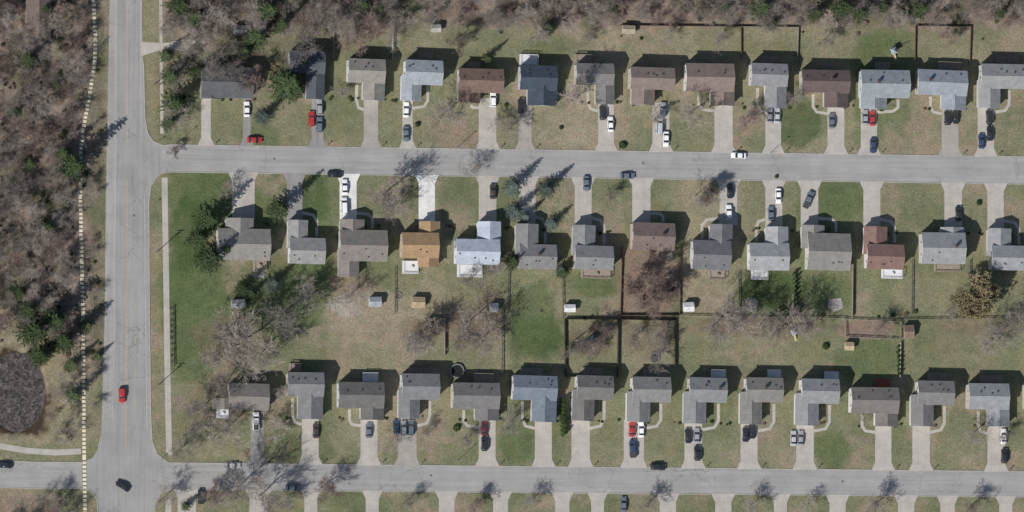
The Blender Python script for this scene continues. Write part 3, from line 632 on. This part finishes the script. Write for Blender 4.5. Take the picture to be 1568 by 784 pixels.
for a in [(378,167,'v','w'),(390,214,'h','r'),(477,182,'v','r','u'),(489,164,'v','g','u'),(489,191,'v','s','u'),(622,168,'v','w'),(622,205,'V','s'),(755,152,'v','w','u'),(798,162,'v','d','u'),
 (923,172,'v','d','u'),(935,190,'v','w'),(1015,168,'v','g','u'),(1020,213,'V','w'),(1010,193,'v','l','v'),(1179,177,'v','g'),(1190,177,'v','l'),(1274,185,'v','s'),(1325,180,'v','g'),(1336,181,'v','r'),
 (1337,223,'V','b'),(1451,180,'v','d','u'),(1464,178,'v','d'),(1515,179,'v','d','u'),(1516,204,'v','d'),(1503,216,'v','b'),(1131,238,'H','w'),(961,269,'h','s'),(898,281,'V','s'),(755,293,'v','n'),
 (528,286,'v','w'),(527,315,'v','w','v'),(1118,292,'v','d'),(1116,325,'v','w','u'),(1192,300,'V','w'),(1181,327,'v','s'),(1238,306,68,'s','p'),(1468,327,'v','d'),
 (7,712,175,'d'),(392,645,'v','w','p'),(484,659,'v','n'),(565,659,'v','s'),(607,654,'v','b'),(618,656,'v','g','u'),(629,655,'v','s','u'),(742,655,'v','m'),(742,679,'v','d','u'),(968,657,'v','r'),(982,658,'v','w'),
 (969,687,'v','b','p'),(1054,667,'v','d'),(1067,667,'v','g'),(1068,694,'v','d','u'),(1142,665,'v','d'),(1152,660,'v','d'),(1215,671,'v','l'),(1226,671,'v','g'),(1537,668,'v','w'),(1538,698,'v','d','u'),
 (1008,715,'h','d','u'),(449,747,'h','s'),(955,772,'v','s'),(308,760,'v','d'),(357,713,'h','l'),(513,267,'h','d')]: car(*a)
car(187,605,'V','r','u',.04,'red_suv'); car(188,744,150,'d','s',.04,'moving_car')
# ---------------- vegetation ----------------
def vrand(r): return Vector((r.gauss(0,1),r.gauss(0,1),r.gauss(0,1))).normalized()
def objrand_mat(name,cols,rough=.95,k=1.0,tint=.25):
    m,nt,b=newmat(name,rough,.05); p=pos(nt); oi=N(nt,'ShaderNodeObjectInfo')
    f=rng(nt,noise(nt,p,.9,4,.7),.3,.7,0,1)
    c=mixc(nt,f,cols[0],cols[1]); c=scalec(nt,c,rng(nt,oi.outputs['Random'],0,1,1-tint,1+tint)); nt.links.new(c,b.inputs['Base Color']); return m
bark=objrand_mat('bark_grey',((.20,.172,.15),(.33,.295,.265)))
barkr=objrand_mat('bark_reddish',((.17,.125,.11),(.26,.20,.175)))
def tube(b,p,q,r0,r1,n=3,m=0):
    d=(q-p).normalized(); a=d.orthogonal().normalized(); c=d.cross(a); v=[]
    for o,r in ((p,r0),(q,r1)):
        for i in range(n):
            t=2*math.pi*i/n; v.append(o+a*(r*math.cos(t))+c*(r*math.sin(t)))
    b.add(v,[(i,(i+1)%n,n+(i+1)%n,n+i) for i in range(n)],m)
def bare(seed,h,spread=1.0,mat=None,leaf=None,maxd=4,up=.12,leafn=3,leafs=.2,tw=3):
    r=random.Random(seed); b=B(); tips=[]
    def grow(p,d,L,rad,dep):
        n=3 if dep<maxd else 2
        for i in range(n):
            q=p+d*(L/n); r1=rad*.84
            tube(b,p,q,rad,r1,6 if dep==0 else 3); p=q; rad=r1
            d=(d+vrand(r)*.17+Vector((0,0,up))).normalized()
            if dep<maxd:
                if dep==0 and i==0: continue
                for _ in range(3 if dep==0 else (2 if r.random()<.6 else 1)):
                    a=vrand(r); a=(a-d*a.dot(d)).normalized(); an=math.radians(r.uniform(32,62))*spread
                    nd=(d*math.cos(an)+a*math.sin(an)).normalized()
                    if nd.z<-.1: nd.z*=-.5; nd.normalize()
                    grow(p,nd,L*r.uniform(.5,.76),max(.02,rad*r.uniform(.5,.66)),dep+1)
            else:
                tips.append(p.copy())
                for _ in range(tw):   # fine twigs: thin flat slivers
                    e=(d+vrand(r)*.75).normalized(); s=e.orthogonal().normalized()*.024; g=p+e*r.uniform(.35,.8)
                    b.add([p-s,p+s,g],[(0,1,2)],0)
    grow(Vector((0,0,-.1)),Vector((r.uniform(-.08,.08),r.uniform(-.08,.08),1)).normalized(),h*.52,h*.019,0)
    if leaf:
        for t in tips:
            for _ in range(leafn):
                c=t+vrand(r)*.35; a=vrand(r)*leafs; c2=vrand(r)*leafs; b.add([c-a,c+c2,c+a,c-c2],[(0,1,2,3)],1)
    me=bpy.data.meshes.new('bare_tree'); me.from_pydata([tuple(v) for v in b.v],[],b.f); me.materials.append(mat or bark)
    if leaf: me.materials.append(leaf); me.polygons.foreach_set('material_index',b.m)
    me.update(); xs_=[math.hypot(v[0],v[1]) for v in b.v]; xs_.sort(); me['rad']=xs_[int(len(xs_)*.95)]; return me
BT=[bare(11+i,12,sp) for i,sp in enumerate((1.0,1.15,.85,1.25,1.0,.9))]
BR=[bare(31,9,1.1,barkr),bare(32,9,.9,barkr)]
leaft=objrand_mat('spring_catkins',((.20,.165,.085),(.30,.25,.14))); LT=bare(41,11,1.1,None,leaft,leafn=5,leafs=.2); LT2=bare(43,11,1.2,None,leaft,leafn=5,leafs=.2)
leafp=objrand_mat('spring_buds',((.17,.12,.1),(.25,.19,.16))); LP=bare(42,8,1.1,barkr,leafp,leafn=1,leafs=.1)
ndl=objrand_mat('pine_needles',((.024,.042,.018),(.08,.115,.048))); ndlb=objrand_mat('blue_spruce_needles',((.045,.068,.06),(.13,.17,.15)))
def conifer(seed,h,rad,mat,dens=1.0,droop=.1,size=.28,top=1.0):
    r=random.Random(seed); b=B(); tube(b,Vector((0,0,-.1)),Vector((0,0,h)),h*.018,.02,6,0)
    z=h*.07; 
    while z<h*.99:
        t=z/h; rr=rad*((1-t)**top)*r.uniform(.8,1.12)+.12; n=max(4,int(7*dens*(.5+rr/rad)))
        a0=r.uniform(0,6.28)
        for i in range(n):
            a=a0+6.283*i/n+r.uniform(-.25,.25); L=rr*r.uniform(.65,1.15); d=Vector((math.cos(a),math.sin(a),-droop+r.uniform(-.05,.25))).normalized()
            p=Vector((0,0,z+r.uniform(-.1,.1))); tube(b,p,p+d*L,.035,.01,3,0)
            k=int(3+L*5.5)
            for j in range(k):
                s=(j+.6)/k; c=p+d*(L*s)+Vector((r.gauss(0,.1),r.gauss(0,.1),r.gauss(0,.06))); 
                u=(d+vrand(r)*.6).normalized()*size*r.uniform(.8,1.4)*(1.15-.5*s); v=vrand(r)*size*.5; v.z*=.5
                b.add([c-u*.5,c+v,c+u,c-v],[(0,1,2,3)],1)
        z+=h*.045*r.uniform(.8,1.2)
    me=bpy.data.meshes.new('conifer'); me.from_pydata([tuple(v) for v in b.v],[],b.f); me.materials.append(bark); me.materials.append(mat); me.polygons.foreach_set('material_index',b.m); me.update(); return me
CP=[conifer(1,12,3.6,ndl,1.1,0,.4,.75),conifer(2,12,3.4,ndl,1.0,.05,.38,.7),conifer(3,10,2.6,ndl,1.1,.15,.32,.9)]
CB=[conifer(5,9.5,2.9,ndlb,1.3,.1,.3,.9),conifer(6,9.5,2.8,ndlb,1.2,.15,.3,.85)]
CY=conifer(8,3.2,.8,objrand_mat('arborvitae',((.05,.09,.025),(.1,.15,.05))),1.4,-.6,.2,.5)
def bush(seed,mat):
    r=random.Random(seed); b=B()
    for i in range(5): a=r.uniform(0,6.28); tube(b,Vector((0,0,0)),Vector((.4*math.cos(a),.4*math.sin(a),.6)),.03,.01,3,0)
    for i in range(420):
        d=vrand(r); d.z=abs(d.z); c=Vector((d.x*.75,d.y*.75,d.z*.8))*r.uniform(.55,1.08); u=vrand(r)*.15; v=vrand(r)*.12; b.add([c-u,c+v,c+u,c-v],[(0,1,2,3)],1)
    me=bpy.data.meshes.new('shrub'); me.from_pydata([tuple(v) for v in b.v],[],b.f); me.materials.append(bark); me.materials.append(mat); me.polygons.foreach_set('material_index',b.m); me.update(); return me
BU=[bush(1,ndl),bush(2,objrand_mat('shrub_leaves',((.06,.08,.03),(.13,.14,.07)))),bush(3,leafp)]
def put(me,name,px,py,sc,zc=None,parent=None,base=None):
    z=zc if zc is not None else 0
    p=G(px,py,z); o=bpy.data.objects.new(name,me); scn.collection.objects.link(o); o.location=(p.x,p.y,0)
    s=sc*R.uniform(.93,1.07); o.scale=(s,s,s*R.uniform(.9,1.1)); o.rotation_euler=(R.uniform(-.04,.04),R.uniform(-.04,.04),R.uniform(0,6.28))
    if parent: o.parent=parent
    return o
for x,y,r in [(108,256,27),(96,238,18),(438,128,31),(452,140,20),(405,14,26),(392,58,20),(430,40,16),(275,10,22),(300,28,16),(262,118,17),(268,160,22),(258,190,15),(318,338,24),(302,368,20),(322,398,24),(345,382,14),(425,322,22),
   (372,442,14),(385,450,11),(80,488,27),(50,508,27),(95,525,22),(62,545,18),(40,478,20),(112,606,15),(40,92,20),(72,350,16),(150,545,9),(66,15,14),(1165,14,22),(1180,35,12),(1290,12,24),(1315,22,18),(1405,15,20),(1350,10,16),(838,45,15),(552,8,16),(575,16,14),
   (785,402,15),(862,417,12),(745,90,10),(130,500,14),(110,560,12),(1110,10,12),(465,95,14),(300,110,12),(285,775,9),(1250,22,16),(30,450,16),(100,310,12),(45,250,11),(25,170,12),(85,130,10),(1530,20,14),(940,12,10),(375,80,14),(255,85,14)]:
    me_=R.choice(CP); rr=3.4 if me_ is not CP[2] else 2.6; put(me_,'pine_tree',x,y,r*S/rr,r*S*1.4)
for x,y,r in [(785,288,17),(788,325,16),(836,290,15),(845,343,13),(418,435,15),(860,412,11),(403,180,14),(803,332,11)]: put(R.choice(CB),'blue_spruce_tree',x,y,r*S/2.8,r*S*1.2)
for i in range(9): put(CY,'arborvitae',862+R.uniform(-.6,.6),613+i*6.5,1.0+R.random()*.2,1.5)
for i in range(9): put(CY,'arborvitae',1216+R.uniform(-1,1),420+i*7,.8,1)
for i in range(7): put(CY,'arborvitae',1376+R.uniform(-1,1),532+i*7,.7,1)
for i in range(10): put(BU[1],'shrub',264+R.uniform(-1,1),472+i*9,.6,.5)
put(LT,'catkin_tree',1492,458,34*S/LT['rad'],5); put(LT2,'catkin_tree',1503,450,32*S/LT2['rad'],5)
for x,y,r in [(975,432,26),(1015,448,22),(990,465,20),(1085,300,16)]: put(LP,'budding_tree',x,y,r*S/LP['rad'],3)
for x,y,r in [(270,175,26),(262,118,24),(285,80,22),(355,112,28),(325,100,26),(345,70,28),(385,130,24),(330,30,30),(300,60,24),(450,90,28),(470,60,26),(520,140,16),(590,298,30),(600,320,20),(1068,300,24),(370,528,48),(345,510,36),(400,545,36),(440,478,38),(470,450,28),(330,560,28),
  (640,515,28),(660,500,24),(625,530,20),(715,498,38),(740,520,26),(700,525,22),(885,520,24),(905,535,20),(925,505,18),(975,515,26),(1005,545,22),(1015,510,20),(1120,488,36),(1095,500,28),(1210,498,30),(1165,500,26),(1140,480,22),(1185,515,20),(1240,500,20),(1530,515,30),(1555,490,26),(1510,530,20),(678,178,30),(780,198,18),
  (880,155,26),(1055,178,28),(1150,185,20),(720,428,18),(540,450,20),(330,600,32),(345,662,30),(305,630,28),(424,655,24),(300,660,24),(275,690,20),(425,600,18),(600,678,22),(648,665,16),(780,650,22),(718,672,18),(1490,668,24),(370,745,36),(400,760,28),(340,770,26),(495,748,24),(330,760,22),
  (725,262,22),(352,290,18),(545,65,24),(520,30,28),(870,545,16),(1000,180,16),(1350,500,16),(1450,480,18),(1100,60,16),(1215,150,14),(1320,640,12),(930,300,14),(255,760,18),(265,230,12),(565,45,24),(595,60,16),(250,40,20),(1540,670,14),(760,410,16),(700,60,20),(700,375,12),(760,190,14),(820,60,18),(1265,60,18),(900,60,16),(1020,55,16),(1450,60,16),
  (620,772,18),(730,775,16),(810,770,16),(990,775,18),(1150,775,18),(1240,772,16),(1340,775,18),(1490,775,18),(430,775,18)]:
    me_=R.choice(BT) if R.random()<.8 or r>24 else R.choice(BR)
    put(me_,'bare_tree',x,y,r*S*1.05/me_['rad'],r*S*1.0)
wd=empty('woodland')
placed=[]
def scatter(x0,x1,y0,y1,n,mind,smin,smax,test=lambda x,y:True):
    k=0; tr=0
    while k<n and tr<n*30:
        tr+=1; x=R.uniform(x0,x1); y=R.uniform(y0,y1)
        if not test(x,y) or any((x-a)**2+(y-b_)**2<mind*mind for a,b_ in placed): continue
        placed.append((x,y)); k+=1; put(R.choice(BT) if R.random()<.75 else R.choice(BR),'bare_tree',x,y,R.uniform(smin,smax),0,wd)
pathx=lambda y: np.interp(y,[p[1] for p in pathpl],[p[0] for p in pathpl])
scatter(-90,130,-40,560,175,13,.5,.92,lambda x,y:(x<pathx(y)-24) and not((x-20)**2+(y-600)**2<95**2))
scatter(90,150,-40,560,34,12,.3,.42,lambda x,y:9<abs(x-pathx(y))<24)
scatter(75,150,560,680,14,13,.3,.5,lambda x,y:abs(x-pathx(y))>12)
scatter(0,120,760,860,10,16,.5,.8)
scatter(600,1640,-60,38,215,12,.45,.8)
scatter(250,620,-60,45,75,13,.5,.85)
for i in range(170):
    x=R.uniform(-20,155); y=R.uniform(-20,560)
    if abs(x-pathx(y))>6: put(BU[R.choice((0,1,1,2,2))],'understorey_shrub',x,y,R.uniform(.5,1.1),0,wd)
for i in range(100): put(BU[R.choice((0,1,2,2))],'understorey_shrub',R.uniform(250,1600),R.uniform(-10,38),R.uniform(.5,1.1),0,wd)
for a,b_,y,_ in NW+DE:
    for k in range(4): put(R.choice(BU),'shrub',a-R.uniform(6,34) if R.random()<.6 else b_+R.uniform(4,16),y+R.uniform(-1,3),R.uniform(.4,.75),.5)
for a,b_,y,_ in SO:
    for k in range(3): put(R.choice(BU),'shrub',b_+R.uniform(8,34),y+R.uniform(4,10),R.uniform(.4,.7),.5)
for i in range(22):
    y=R.choice((R.uniform(45,60),R.uniform(475,490),R.uniform(475,490))); put(R.choice(BU),'shrub',R.uniform(600,1560),y,R.uniform(.4,.9),.5)
for x,y,s in [(954,222,1.6),(640,190,1),(700,655,1.5),(1500,310,1.2),(1265,530,1.3),(860,195,.8),(1190,270,.8)]: put(BU[0],'shrub',x,y,s,.8)
